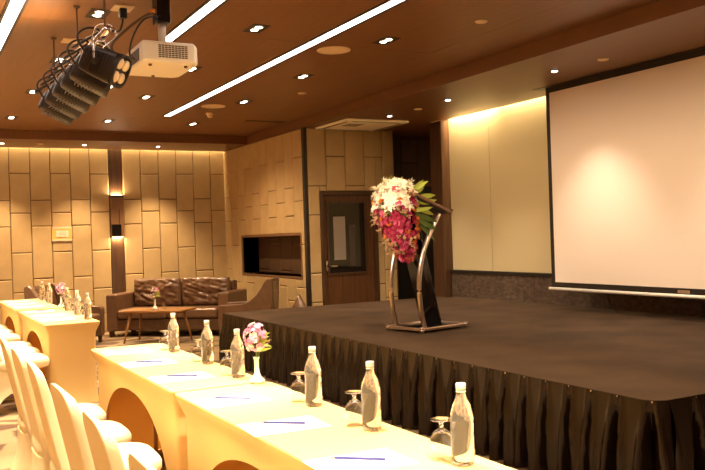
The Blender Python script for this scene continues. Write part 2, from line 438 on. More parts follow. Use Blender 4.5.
# short cable under the screen
b = MB().tube(curve_pts([(6.35,6.35,.82),(6.34,6.33,.74),(6.35,6.30,.66),(6.37,6.24,HS+.006)],8),.005,6)
tag(b.build('power_cable','cable',smooth=True),'thin black cable hanging from below the projection screen to the stage','cable')

# ------------------------------------------------------------------ lectern
LT = thing('lectern','open steel frame lectern with curved legs and slanted wooden desktop on the stage','lectern',(4.23,6.45,HS),R(11))
b = MB()
X0,X1,Yh = -.30,.25,.225
for q in (((X0,-Yh),(X1,-Yh)),((X0,Yh),(X1,Yh)),((X0,-Yh),(X0,Yh)),((X1,-Yh),(X1,Yh))):
    (xa,ya),(xb,yb) = q; b.box(min(xa,xb)-.014,max(xa,xb)+.014,min(ya,yb)-.014,max(ya,yb)+.014,.018,.046)
b.build('base_frame','bronze',LT,bevel=.006)
for x in (X0,X1):
    for y in (-Yh,Yh): MB().lathe([(.016,0),(.018,.018),(.018,.05),(.012,.056)],12,Matrix.Translation((x,y,0))).build('foot','chrome',LT,smooth=True)
MB().box(X0+.02,X1-.02,-Yh+.02,Yh-.02,.02,.034).build('base_plate','black_gloss',LT)
for y in (-.185,.185):
    pts = curve_pts([(-.225,y,.03),(-.265,y,.20),(-.28,y,.38),(-.26,y,.56),(-.21,y,.72),(-.135,y,.86),(-.06,y,.97),(-.005,y,1.045)],8)
    MB().tube(pts,.021,10).build('leg','bronze',LT,smooth=True)
mm = Matrix.Rotation(R(28.5),4,'Y')
b = MB().add([(.03,-.13,.03),(.03,.13,.03),(-.26,.13,1.10),(-.26,-.13,1.10),(.05,-.13,.03),(.05,.13,.03),(-.24,.13,1.10),(-.24,-.13,1.10)],[(0,1,2,3),(7,6,5,4),(0,4,5,1),(3,2,6,7),(0,3,7,4),(1,5,6,2)])
b.build('front_panel','black_gloss',LT,bevel=.003)
ang = math.atan2(.17,.46)
mt = Matrix.Translation((-.36,0,1.225)) @ Matrix.Rotation(ang,4,'Y')
MB().box(0,.49,-.25,.25,-.014,.012,mt).build('desktop',mat('desk_veneer',(.20,.10,.05),.4,noise_amt=.25,noise_scale=4,stretch=(1,10,10)),LT,bevel=.004)
MB().box(.465,.495,-.25,.25,.0125,.026,mt).build('book_stop','wood_dark',LT,bevel=.003)
b = MB().tube([(-.365,-.255,1.228),(-.365,.255,1.228)],.030,16); smooth_by_angle(b.build('front_roll','wood_light',LT))
MB().box(.06,.44,-.23,.23,-.03,-.0145,mt).build('underside_board','black',LT,bevel=.003)

# ------------------------------------------------------------------ flowers
def petal(b, mtx, L, W, curl, nseg=4):
    vs = []; fs = []
    for i in range(nseg+1):
        t = i/nseg; w = W*math.sin(PI*min(1,(.12+.88*t)))**.8*.5 if t < 1 else W*.06
        r = L*t; z = curl*L*t*t
        vs += [(r,-w,z+.12*w),(r,0,z),(r,w,z+.12*w)]
    for i in range(nseg):
        a = i*3; fs += [(a,a+3,a+4,a+1),(a+1,a+4,a+5,a+2)]
    b.add(vs,fs,mtx)
def flower_mesh(name, m, n, L, W, curl, tilt, layers=1):
    b = MB()
    for l in range(layers):
        for i in range(n):
            petal(b, Matrix.Rotation(2*PI*(i+.5*l)/n,4,'Z') @ Matrix.Rotation(-tilt-.35*l,4,'Y'), L*(1-.25*l), W*(1-.2*l), curl)
    o = b.build(name, m, smooth=True); me = o.data; bpy.data.objects.remove(o)
    return me
F_lily = flower_mesh('lily','plum',6,.075,.034,-.35,R(30),2)
F_pink = flower_mesh('pink_flower','pink',5,.042,.036,-.1,R(20),2)
F_mag = flower_mesh('magenta_flower','magenta',5,.044,.040,-.15,R(15),2)
F_org = flower_mesh('orange_flower','orange',7,.034,.016,.1,R(35),2)
F_rose = flower_mesh('pale_flower','rose',5,.022,.022,-.2,R(15),1)
F_rosew = flower_mesh('white_pink_flower','plum',5,.022,.022,-.2,R(15),1)
def sprig_mesh(name, m):
    b = MB(); rr = random.Random(4)
    for i in range(9):
        d = Vector((rr.uniform(-.6,.6),rr.uniform(-.6,.6),1)).normalized()*rr.uniform(.05,.10)
        b.tube([(0,0,0),d*.6,d],.0016,4)
        for k in range(4):
            p = d*(.6+.13*k) + Vector((rr.uniform(-.01,.01),rr.uniform(-.01,.01),0))
            b.lathe([(.001,-.005),(.006,0),(.001,.006)],6,Matrix.Translation(p))
    o = b.build(name,m,smooth=True); me = o.data; bpy.data.objects.remove(o); return me
F_tan = sprig_mesh('dried_sprig','tan'); F_wsp = sprig_mesh('white_sprig','plum')
def leaf_mesh(name, m, L, W, curl):
    b = MB(); petal(b, Matrix.Identity(4), L, W, curl, 7)
    o = b.build(name,m,smooth=True); me = o.data; bpy.data.objects.remove(o); return me
F_leaf = leaf_mesh('leaf','leaf',.17,.045,-.4); F_leafd = leaf_mesh('dark_leaf','leaf_dk',.20,.04,-.3)
def put(me, name, parent, p, d, spin=0, s=1, axis='Z'):
    o = bpy.data.objects.new(name, me); C.objects.link(o); o.parent = parent
    q = Vector(d).to_track_quat(axis,'Y'); o.rotation_mode = 'QUATERNION'
    o.rotation_quaternion = q @ Euler((0,0,spin) if axis == 'Z' else (spin,0,0)).to_quaternion()
    o.location = p; o.scale = (s,s,s); return o
def lecpt(x,y,z): return LT.matrix_basis @ Vector((x,y,z))
BQ = thing('flower_bouquet','cascading bouquet of white, pink, magenta and orange flowers on the front of the lectern','flowers',(0,0,0))
BQ.location = Matrix.Translation((4.23,6.45,HS)) @ Matrix.Rotation(R(11),4,'Z') @ Vector((-.365,-.01,.955)); BQ.scale = (1.0,1.04,.97); BQ.rotation_euler = (0,0,R(11))
# local frame: +z up, -x towards the audience; the spray tapers downwards and leans to the lectern
smooth_by_angle(MB().loft([superloop(cx_,0,rx_,ry_,z_,20,2) for z_,cx_,rx_,ry_ in ((-.30,.10,.02,.03),(-.2,.07,.06,.07),(-.05,.03,.10,.11),(.1,.0,.11,.14),(.22,0,.11,.14),(.32,0,.07,.10),(.35,0,.02,.03))]).build('foam_holder','leaf_dk',BQ),80)
rb = random.Random(21)
def env(z):                       # centre x, half width x, half width y of the spray at height z
    T_ = [(-.34,.12,.02,.03),(-.24,.09,.08,.09),(-.10,.05,.13,.15),(.05,.01,.16,.19),(.18,-.01,.17,.20),(.28,-.01,.15,.19),(.36,0,.10,.14),(.40,0,.04,.06)]
    for p,q in zip(T_,T_[1:]):
        if z <= q[0]:
            t = max(0,(z-p[0])/(q[0]-p[0])); return [p[i]+(q[i]-p[i])*t for i in (1,2,3)]
    return T_[-1][1:]
KM = {'w':(F_lily,'white_flower',.72),'p':(F_pink,'pink_flower',1.0),'m':(F_mag,'magenta_flower',.95),'o':(F_org,'orange_flower',1.05),'s':(F_wsp,'white_sprig',.8),'t':(F_tan,'dried_sprig',.9)}
NF = 210
for k in range(NF):
    z = -.33 + .72*((k+.5)/NF)**.92
    a = PI*.5 + PI*1.25*((k*.618034)%1) + rb.uniform(-.1,.1)      # from the far side round the audience side to the camera side
    cx_,rx_,ry_ = env(z); d = Vector((math.cos(a)*rx_,math.sin(a)*ry_,0))
    p = Vector((cx_,0,z)) + d*rb.uniform(.88,1.05)
    side = math.sin(a)                                            # -1 towards the camera
    u = rb.random(); v = z - .06*side*0
    right = max(0,math.cos(a)+.25)                                # towards the lectern
    if z > .235: kind = 'w' if u < .8 else ('s' if u < .92 else 'p')
    elif z > .13: kind = 'w' if u < .30 else ('p' if u < .62 else ('s' if u < .78 else ('m' if u < .92 else 'o')))
    elif z > -.02: kind = 'm' if u < .52 else ('p' if u < .68 else ('o' if u < .82 else ('s' if u < .90 else 't')))
    else: kind = 'm' if u < .55 else ('t' if u < .74 else ('o' if u < .94 else 'p'))
    if right > .3 and z < .2 and u > .45: kind = 'o'
    me,nm,sc0 = KM[kind]
    dirv = Vector((d.x/max(rx_,.01),d.y/max(ry_,.01),(.9 if z > .3 else .25 if z > .1 else -.1))) + Vector((rb.uniform(-.3,.3),rb.uniform(-.3,.3),rb.uniform(-.3,.3)))
    put(me,nm,BQ,p,dirv,rb.uniform(0,6),sc0*rb.uniform(.85,1.15))
for (p,d,s,dk_) in (((-.02,.02,.37),(-.2,.1,1),.5,0),((0,-.05,.37),(.1,-.2,1),.45,0),((-.03,.08,.36),(-.3,.3,1),.5,0),
    ((.06,-.16,.30),(.6,-.5,.7),.95,0),((.08,-.17,.24),(.9,-.6,.15),1.1,0),((.08,-.18,.20),(1,-.6,-.05),1.15,0),((.07,-.18,.15),(.8,-.6,-.4),1.0,0),
    ((.07,-.18,.05),(.8,-.5,-.6),1.15,1),((.05,-.17,.10),(.9,-.5,-.45),1.2,1),((.08,-.16,.28),(.8,-.4,.5),.8,0),((.04,-.19,.33),(.3,-.8,.6),.6,0),((.05,-.2,.12),(.5,-.8,.2),.8,0),
    ((.1,-.16,0),(.8,-.3,-.55),1.3,1)):
    put(F_leafd if dk_ else F_leaf,'leaf',BQ,p,d,rb.uniform(-.5,.5),s,axis='X')

def bud_vase(label, loc, s=1, seed=1, many=95, group='bud vases of pink flowers on the tables', hi=.27):
    t = thing('bud_vase',label,'vase',loc,0,group)
    smooth_by_angle(MB().lathe([(.035,0),(.040,.006),(.038,.016),(.022,.03),(.0135,.05),(.011,.08),(.012,.115),(.017,.128),(.0135,.128),(.009,.10)],18).build('vase','ceramic',t),60)
    rr = random.Random(seed)
    b = MB()
    for k in range(5):
        b.tube(curve_pts([(0,0,.09),(rr.uniform(-.02,.02),rr.uniform(-.02,.02),.15),(rr.uniform(-.05,.05),rr.uniform(-.05,.05),.22)],4),.002,5)
    b.build('stem','stem',t)
    for k in range(many):
        a = rr.uniform(0,2*PI); e = rr.uniform(-.6,1); r = .060*rr.uniform(.35,1.12)
        d = Vector((math.cos(a)*math.sqrt(1-e*e*.9),math.sin(a)*math.sqrt(1-e*e*.9),e))
        p = Vector((0,0,.215)) + Vector((d.x*r,d.y*r,d.z*.082))
        if d.x > .2 and d.z < 0 and k % 2: continue
        put(F_rosew if rr.random() < .3 else F_rose,'blossom',t,p,d,rr.uniform(0,6),rr.uniform(.5,.8))
    for k in range(9):
        put(F_leaf,'leaf',t,(.01,-.012,.16+.008*k),(rr.uniform(.3,1),rr.uniform(-1,.2),rr.uniform(-.2,.8)),rr.uniform(-1,1),.36,axis='X')
    t.scale = (s,s,s)
    return t
bud_vase('white bud vase of pink flowers on the near tables between bottles',(1.52,3.86,.742),.98,2)
bud_vase('white bud vase of pink flowers on the far tables between bottles',(1.60,10.05,.742),.92,3,60)
bud_vase('small white bud vase of pink flowers on the wooden coffee table',(3.20,12.02,.475),1.1,4,36)

# ------------------------------------------------------------------ spandex tables
TL,TW,TH = 1.935,.485,.74
def table_cover():
    b = MB(); per = []   # (x,y,arch)
    hx,hy = TW/2,TL/2; r = .025; A = .83
    ysn = [-hy+r] + [A*math.sin(-PI/2+PI*i/44) for i in range(45)] + [hy-r]
    for y in ysn[::-1]: per.append((-hx,y,1))          # chair side, travelling -y
    for k in range(1,4): a = PI+k/4*PI/2; per.append((-hx+r+r*math.cos(a),-hy+r+r*math.sin(a),0))
    for k in range(7): per.append((-hx+r+(2*hx-2*r)*k/6,-hy,0))
    for k in range(1,4): a = 1.5*PI+k/4*PI/2; per.append((hx-r+r*math.cos(a),-hy+r+r*math.sin(a),0))
    for k in range(13): per.append((hx,-hy+r+(2*hy-2*r)*k/12,0))
    for k in range(1,4): a = k/4*PI/2; per.append((hx-r+r*math.cos(a),hy-r+r*math.sin(a),0))
    for k in range(7): per.append((hx-r-(2*hx-2*r)*k/6,hy,0))
    for k in range(1,4): a = PI/2+k/4*PI/2; per.append((-hx+r+r*math.cos(a),hy-r+r*math.sin(a),0))
    F = [0,.012,.03,.07,.13,.2,.3,.45,.62,.8,.93,1]
    loops = []
    for f in F:
        lp = []
        for (x,y,ar) in per:
            hem = 0
            if ar and abs(y) < A*.9999: hem = .60*(1-(abs(y)/A)**2.2)**(1/2.2)
            hem = max(hem,.004)
            z = TH-.004-(TH-.004-hem)*f; u = TH-z
            q = min(1,u/.12); ins = .034*(q*q*(3-2*q)) - .022*max(0,1-z/.16)**2
            if u < .012: ins -= 0
            lp.append((x-math.copysign(min(ins,abs(x)),x)*(1 if abs(x) > hx-r else abs(x)/hx), y-math.copysign(ins,y)*min(1,(abs(y)/hy)**3)*1.7, z))
        loops.append(lp)
    n = len(per)
    top = [(x*.985,y*.996,TH) for x,y,_ in per]
    b.loft([top]+loops,cap0=False,cap1=False)
    cap = [tuple(range(n))]
    b.add(top,cap)
    return b
def make_table(label, yc):
    t = thing('conference_table',label,'table',(1.345,yc,0),0,'tables under cream stretch covers')
    return t
proto = make_table('',0)
cv = table_cover().build('table_cover','cloth',proto,smooth=False); smooth_by_angle(cv,35)
MB().box(-TW/2+.015,TW/2-.015,-TL/2+.015,TL/2-.015,TH-.03,TH-.006).build('tabletop','wood_dark',proto)
for y in (-.885,.885):
    for x in (-.16,.16): MB().tube([(x,y,.01),(x,y,TH-.03)],.014).build('leg','cream_plate',proto,smooth=True)
MB().box(-.02,.02,-.8,.8,TH-.075,TH-.03).build('apron','black',proto)
tabs = [(2.895,'cream covered table at the front, nearest the camera'),(4.865,'cream covered table of the near pair, farther end with vase beside its end'),
        (8.83,'cream covered table across the aisle, its end facing the camera'),(10.93,'cream covered table farthest back, near the far wall')]
for i,(y,l) in enumerate(tabs): place(proto,i,(1.345,y,0),0,l)
# a third table in the row continues under the photographer's side
place(proto,9,(1.345,.975,0),0,'cream covered table continuing the near row beside the camera')

# ------------------------------------------------------------------ banquet chairs in spandex covers
def chair_proto():
    t = thing('banquet_chair','','chair',(0,0,0),0,'white covered banquet chairs')
    b = MB(); lo = []
    for i in range(15):
        k = i/14; z = .36+.565*math.sin(k*PI/2)**.9 if i < 14 else .925
        h = min(1,(z-.36)/.565)
        xr = -.13-.118*h; th = .045*(1-h)+.038
        hw = .19
        if h > .86: hw *= max(.03,(1-((h-.86)/.14)**2.4)*.75+.25)**.5 if h < .999 else .4
        if h > .93: th *= max(.3,1-((h-.93)/.07)**2*.7)
        lo.append(superloop(xr+th/2,0,th/2,hw,z,48,9))
    b.loft(lo); smooth_by_angle(b.build('backrest','chair_cloth',t),50)
    b = MB(); lo = []
    for z,hx,hy in ((.375,.18,.19),(.385,.205,.212),(.41,.215,.222),(.44,.215,.222),(.458,.205,.212),(.468,.185,.192),(.474,.14,.15),(.476,.06,.07)):
        lo.append(superloop(.075,0,hx*1.1,hy,z,36,4.2))
    b.loft(lo); smooth_by_angle(b.build('seat','chair_cloth',t),60)
    b = MB(); lo = []; n = 64
    for i in range(9):
        f = i/8; lp = []
        for k in range(n):
            a = 2*PI*k/n; c,s_ = math.cos(a),math.sin(a)
            corner = abs(math.sin(2*a))**1.0
            hem = .012 + .17*(1-corner)**1.3
            z = .39-(.39-hem)*f
            hx = .195-.02*math.sin(PI*f)+.035*f*corner; hy = .20-.025*math.sin(PI*f)+.02*f*corner
            x = hx*math.copysign(abs(c)**.5,c); y = hy*math.copysign(abs(s_)**.5,s_)
            lp.append((x+.03-(.05*f if c < 0 else 0),y,z))
        lo.append(lp)
    b.loft(lo,True,False); smooth_by_angle(b.build('skirt','chair_cloth',t),60)
    return t
cp = chair_proto()
near = [2.02,2.64,3.27,4.00,4.59,5.20]
for i,y in enumerate(near):
    place(cp,i,(.735,y,0),R(random.uniform(-2,2)),'white covered chair at the near tables, %s to the camera' % (ORD[i] if i < 5 else 'sixth and farthest'))
for i,y in enumerate([7.98,8.55,9.1,10.05,10.65,11.25]):
    place(cp,i,(.83,y,0),R(random.uniform(-2,2)),'white covered chair at the far tables, %s from the aisle end' % ['first','second','third','fourth','fifth','sixth'][i])

# ------------------------------------------------------------------ things on the tables
def bottle_proto():
    t = thing('water_bottle','','bottle',(0,0,0),0,'clear water bottles')
    b = MB().lathe([(.001,.003),(.028,.001),(.034,.006),(.0355,.02),(.0355,.135),(.0365,.139),(.0355,.143),(.034,.158),(.027,.183),(.018,.203),(.0138,.215),(.0132,.228),(.001,.229)],24)
    smooth_by_angle(b.build('bottle_body','water',t),60)
    smooth_by_angle(MB().lathe([(.0140,.2295),(.0152,.231),(.0152,.2445),(.0140,.248),(.001,.249)],20).build('cap','cap',t))
    smooth_by_angle(MB().lathe([(.0142,.222),(.0152,.2225),(.0152,.2255),(.0142,.226)],20,cap0=False,cap1=False).build('neck_ring','cap',t))
    return t
bp = bottle_proto()
NB = [(1.486,2.10),(1.487,2.663),(1.503,3.183),(1.50,4.07),(1.527,4.633),(1.519,5.282)]
for i,(x,y) in enumerate(NB):
    place(bp,i,(x,y,TH+.001),random.uniform(0,6),'clear water bottle on the near tables, %s to the camera' % (ORD[i] if i < 5 else 'farthest back'))
FB = [(1.527,8.13),(1.540,8.72),(1.555,9.36),(1.575,10.75),(1.58,11.36)]
FBL = ['at the aisle end','second from the aisle end','just before the vase','just behind the vase','farthest back by the far wall']
for i,(x,y) in enumerate(FB):
    place(bp,i,(x,y,TH+.001),random.uniform(0,6),'clear water bottle on the far tables, '+FBL[i])
def goblet_proto():
    t = thing('water_goblet','','glass',(0,0,0),0,'upside-down water goblets')
    out = [(.031,.001),(.036,.02),(.0385,.045),(.036,.066),(.026,.084),(.012,.093),(.007,.099),(.007,.110),(.012,.116),(.034,.121),(.035,.1235),(.001,.1245)]
    inn = [(.001,.091),(.014,.086),(.024,.079),(.034,.064),(.0365,.045),(.034,.02),(.029,.001)]
    b = MB().lathe(inn+out,24,cap0=True,cap1=True)
    smooth_by_angle(b.build('goblet_bowl','glass',t),50)
    return t
gp = goblet_proto()
for i,(x,y) in enumerate(NB):
    place(gp,i,(x-.012,y+.095+.012*i,TH+.001),0,'upside-down clear goblet behind the %s bottle of the near tables' % (ORD[i] if i < 5 else 'farthest'))
for i,(x,y) in enumerate(FB):
    place(gp,i,(x-.0,y+.2,TH+.001),0,'upside-down clear goblet beside the far-table bottle '+FBL[i])
def paper_proto():
    t = tag(MB().box(-.15,.15,-.11,.11,0,.0012).build('note_paper','paper'),'','paper','note papers on the tables'); return t
def pencil_proto():
    t = thing('pencil','','pencil',(0,0,0),0,'blue pencils')
    MB().tube([(-.075,0,.004),(.088,0,.004)],.0042,6).build('barrel','pencil',t)
    MB().tube([(-.092,0,.004),(-.075,0,.004)],[.0008,.0042],6).build('tip','wood_light',t)
    return t
pp, pc = paper_proto(), pencil_proto()
NP = [(1.25,2.335),(1.26,2.95),(1.272,3.545),(1.272,4.305),(1.262,4.93),(1.288,5.548)]
for i,(x,y) in enumerate(NP):
    l = ORD[i] if i < 5 else 'farthest'
    place(pp,i,(x-.01,y-.03,TH+.0005),R(random.uniform(-4,2)),'white note paper on the near tables, %s to the camera' % l)
    place(pc,i,(x,y,TH+.0022),R(-40+random.uniform(-2,2)),'blue pencil on the near-table paper that is %s to the camera' % l)
for i,y in enumerate([8.40,9.0,9.6,10.44,11.05,11.6]):
    l = ['first','second','third','fourth','fifth','sixth'][i]
    place(pp,i,(1.29,y-.03,TH+.0005),R(random.uniform(-4,2)),'white note paper on the far tables, %s from the aisle end' % l)
    place(pc,i,(1.31,y,TH+.0022),R(-40),'blue pencil on the far-table paper that is %s from the aisle end' % l)

# ------------------------------------------------------------------ lounge furniture
def cushion(b, cx, cy, cz, hx, hy, hz, mtx=None, wr=.0, seed=0, n=22, e=5):
    """pillow standing: thin in y; wrinkled front"""
    vs = []; fs = []
    for side in (-1,1):
        o = len(vs)
        for i in range(n+1):
            for j in range(n+1):
                u = -1+2*i/n; v = -1+2*j/n
                pf = ((1-abs(u)**e)*(1-abs(v)**e))
                w = wr*(noise.noise((u*2.2+seed, v*5+u*3, seed*1.7)) + .7*noise.noise((u*6+seed, v*3.5-u*4, 3+seed)))*pf
                if v > .3: w += wr*.8*noise.noise((u*14,seed,0))*(v-.3)
                vs.append((cx+hx*u*(1-.03*v*v), cy+side*hy*(.25+.75*pf**.5)+w, cz+hz*v*(1-.03*u*u)+(wr*.5*noise.noise((u*8,seed,2)) if v > .8 else 0)))
        for i in range(n):
            for j in range(n):
                a = o+i*(n+1)+j; f = (a,a+1,a+n+2,a+n+1); fs.append(f if side < 0 else f[::-1])
    m = (n+1)*(n+1)
    bd = [(i,0) for i in range(n)] + [(n,j) for j in range(n)] + [(i,n) for i in range(n,0,-1)] + [(0,j) for j in range(n,0,-1)]
    idx = [i*(n+1)+j for i,j in bd]
    for k in range(len(idx)):
        a,c = idx[k],idx[(k+1)%len(idx)]; fs.append((a,c,c+m,a+m))
    b.add(vs,fs,mtx); return b
# sofa: origin at the front left foot, +x along its length, +y towards its back
th = R(-40)
so = thing('sofa','two-seat dark brown leather sofa with wrinkled back cushions behind the coffee table','sofa',(2.75,13.20,0),th)
L_ = 2.0
MB().box(.02,L_-.02,.02,.84,.10,.27).build('base','leather',so,bevel=.015)
MB().box(0,.18,0,.85,.09,.655).build('armrest','leather_lt',so,bevel=.025,seg=3)
MB().box(L_-.18,L_,0,.85,.09,.655).build('armrest','leather_lt',so,bevel=.025,seg=3)
MB().box(.16,L_-.16,.70,.86,.10,.80).build('back_frame','leather',so,bevel=.03,seg=3)
for k in range(2):
    x0 = .185+k*(L_-.37)/2
    MB().box(x0+.004,x0+(L_-.37)/2-.004,-.01,.66,.275,.42).build('seat_cushion','leather_lt',so,bevel=.035,seg=4)
    o = cushion(MB(),x0+(L_-.37)/4,.60,.645,(L_-.37)/4-.004,.085,.225,None,.042,3+k*7,30).build('back_cushion','leather_lt',so,smooth=True,sub=1)
for x in (.06,L_-.06):
    for y in (.06,.78): MB().box(x-.03,x+.03,y-.03,y+.03,0,.095).build('foot','wood_dark',so)
# coffee table
ct = thing('coffee_table','low rectangular wooden coffee table with splayed legs before the sofa','coffee table',(3.24,12.05,0),R(-42))
MB().box(-.49,.49,-.26,.26,.445,.473).build('tabletop','wood_table',ct,bevel=.01,seg=3)
MB().box(-.40,.40,-.18,.18,.42,.4449).build('apron','wood_table',ct)
for x in (-1,1):
    for y in (-1,1): MB().tube([(x*.34,y*.15,.44),(x*.42,y*.23,.002)],[.022,.013],10).build('leg','wood_table',ct,smooth=True)
# little tumbler on the coffee table
g = thing('tumbler','small clear tumbler beside the vase on the coffee table','glass',(3.34,12.02,.474))
smooth_by_angle(MB().lathe([(.030,.10),(.027,.006),(.001,.006),(.001,.0005),(.031,.0005),(.034,.10)],20,cap0=False,cap1=False).build('glass_wall','glass',g),50)
def armchair(label, loc, rz):
    """faces -x"""
    t = thing('armchair',label,'armchair',loc,rz,'brown leather armchairs round the coffee table')
    side = [(-.42,.10),(-.43,.50),(-.40,.535),(-.30,.535),(-.05,.545),(.06,.58),(.17,.66),(.25,.76),(.31,.85),(.36,.885),(.41,.88),(.43,.84),(.41,.45),(.39,.10)]
    for y in (-.36,.27): MB().prism(side,y,y+.09).build('armrest','leather_lt',t,bevel=.018,seg=3)
    bk = [(.22,.30),(.25,.55),(.33,.83),(.37,.87),(.42,.86),(.42,.45),(.40,.12),(.24,.12)]
    MB().prism(bk,-.27,.27).build('backrest','leather',t,bevel=.02,seg=3)
    MB().box(-.42,.26,-.268,.268,.28,.43).build('seat_cushion','leather_lt',t,bevel=.04,seg=4)
    MB().box(-.40,.3,-.268,.268,.10,.279).build('base','leather',t,bevel=.01)
    for x in (-.37,.36):
        for y in (-.3,.3): MB().box(x-.022,x+.022,y-.022,y+.022,0,.102).build('foot','wood_dark',t)
    return t
armchair('brown leather armchair with swooping sides beside the stage, facing the sofa group',(4.33,11.20,0),R(-33)).scale = (.91,.78,1)
armchair('brown leather armchair partly hidden behind the far tables, facing the coffee table',(2.06,12.62,0),R(141))
# pointed back of a low pouf behind the stage
pf = thing('pouf','small brown leather pouf with a peaked corner behind the stage edge','pouf',(4.72,10.35,0))
MB().loft([superloop(0,0,.22,.22,.02,24,4),superloop(0,0,.24,.24,.15,24,4),superloop(0,0,.23,.23,.42,24,4)]).build('body','leather',pf,smooth=False)
MB().loft([superloop(0,0,.10,.22,.421,24,3),superloop(.0,.0,.075,.12,.52,24,2.5),superloop(0,0,.045,.05,.60,24,2),superloop(0,0,.01,.01,.67,24,2)]).build('peaked_cushion','leather_lt',pf,smooth=True)

# ------------------------------------------------------------------ wall sign
sg = thing('wall_sign','small gold and white notice board fixed on the far panelled wall','sign',(2.267,YF-.024,1.62))
MB().box(-.153,.153,-.012,0,-.112,.112).build('board','gold',sg,bevel=.002)
for z_ in (.0985,-.0985): MB().box(-.153,.153,-.016,-.0121,z_-.0135,z_+.0135).build('edge_strip','tape',sg)
pl = MB().box(-.092,.098,-.017,-.0121,-.05,.052).build('card','white_plastic',sg)
b = MB()
for i,(x0,x1) in enumerate(((-.05,.06),(-.06,.07),(-.055,.065),(-.04,.05))): b.box(x0,x1,-.0178,-.0171,.03-.018*i-.003,.03-.018*i+.003)
b.box(.03,.06,-.0178,-.0171,-.04,-.034)
b.build('printed_lines', mat('faded_print',(.5,.36,.24),.6), pl)

# ------------------------------------------------------------------ ceiling lights
def spot(name, parent, loc, P, ang, blend=.6, rot=(0,0,0), col=WARM, size=.03):
    l = bpy.data.lights.new(name,'SPOT'); l.energy = P; l.spot_size = R(ang); l.spot_blend = blend; l.color = col; l.shadow_soft_size = size
    o = bpy.data.objects.new(name,l); C.objects.link(o); o.parent = parent; o.location = loc; o.rotation_euler = rot
    return o
def twin_proto(P, ang, blend=.6, col=WARM):
    t = thing('twin_downlight','','downlight',(0,0,0),0,'twin recessed downlights in the ceiling tray')
    b = MB()
    b.box(-.072,-.06,-.125,.125,-.004,.0).box(.06,.072,-.125,.125,-.004,0).box(-.06,.06,-.125,-.113,-.004,0).box(-.06,.06,.113,.125,-.004,0).box(-.06,.06,-.113,.113,-.0012,0)
    b.build('trim_frame','black',t)
    for y in (-.045,.045):
        smooth_by_angle(MB().lathe([(.040,-.0015),(.036,-.004),(.033,-.0045)],20,Matrix.Translation((0,y,0)),cap0=False,cap1=False).build('lamp_ring','chrome',t))
        MB().lathe([(.028,-.003),(.027,-.006),(.001,-.0075)],16,Matrix.Translation((0,y,0))).build('lamp','lamp',t,smooth=True)
    spot('lamp_beam',t,(0,0,-.02),P,ang,blend,col=col)
    return t
GRID_X = [1.305,2.53,3.72,.08,-1.15,-2.4]; GRID_Y = [1.2,2.87,4.53,6.19,7.88,9.58,11.6]
COLN = ['third','second','first','fourth','fifth','sixth']
P_ROW = {0:138, 1:30, 2:22}
protos = [twin_proto(P_ROW[0],66,.6,(1,.86,.66)), twin_proto(P_ROW[1],80), twin_proto(P_ROW[2],176,.4)] + [twin_proto(q,a_) for q,a_ in ((72,90),(150,75),(150,75))]
far_flood = twin_proto(52,140,1)
YL = ['seventh from the far wall','sixth from the far wall','fifth from the far wall','fourth from the far wall','third from the far wall','second from the far wall','first from the far wall']
for i,x in enumerate(GRID_X):
    for j,y in enumerate(GRID_Y):
        place(far_flood if i == 2 and j > 4 else protos[i],j,(x,y,ZT),0,'twin recessed downlight in the %s row from the right, %s' % (COLN[i],YL[j]))
def soffit_proto(P,ang,scol=WARM):
    t = thing('recessed_spotlight','','downlight',(0,0,0),0,'recessed spotlights in the lower ceiling border')
    smooth_by_angle(MB().lathe([(.048,0),(.048,-.003),(.034,-.004),(.032,-.001)],20,cap0=False,cap1=False).build('trim_ring','black',t))
    MB().lathe([(.030,-.002),(.028,-.006),(.001,-.008)],16).build('lamp','lamp',t,smooth=True)
    spot('lamp_beam',t,(0,0,-.02),P,ang,.8,col=scol)
    return t
s1 = soffit_proto(28,86,(1,.83,.62))
for j,(y,l) in enumerate(((2.62,'beyond the right edge'),(4.42,'over the right half of the screen'),(6.22,'just left of the screen top'),(8.02,'middle one over the stage'),(9.34,'beside the air vent panel'))):
    place(s1,j,(5.63,y,ZS),0,'recessed spotlight in the border above the stage, '+l)
recess_fill = soffit_proto(14,100)  # unseen spotlight added to lift the dark recess
place(recess_fill,0,(7.55,10.75,ZS),0,'added hidden spotlight brightening the dark recess behind the wooden pillar')
s2 = soffit_proto(70,82)
for j,x in enumerate((-2.1,-.95,.2,1.36,2.54,3.69)):
    place(s2,j,(x,13.36,ZS),0,'recessed spotlight in the far ceiling border, %s from the right' % ['sixth','fifth','fourth','third','second','first'][j])
# linear strips
for x,y1,l in ((3.16,10.97,'long white linear ceiling light, rightmost, ending near the far border'),(1.985,10.97,'long white linear ceiling light passing behind the projector'),(.745,10.97,'long white linear ceiling light at the upper left corner')):
    t = thing('linear_light',l,'ceiling light',(x,0,ZT),0,'linear ceiling lights')
    MB().box(-.065,-.042,-3.0,y1,-.006,-.0003).box(.042,.065,-3.0,y1,-.006,-.0003).box(-.042,.042,y1-.02,y1,-.006,-.0003).build('channel','black',t)
    MB().box(-.042,.042,-3.0,y1-.02,-.005,-.0003).build('diffuser','led',t)
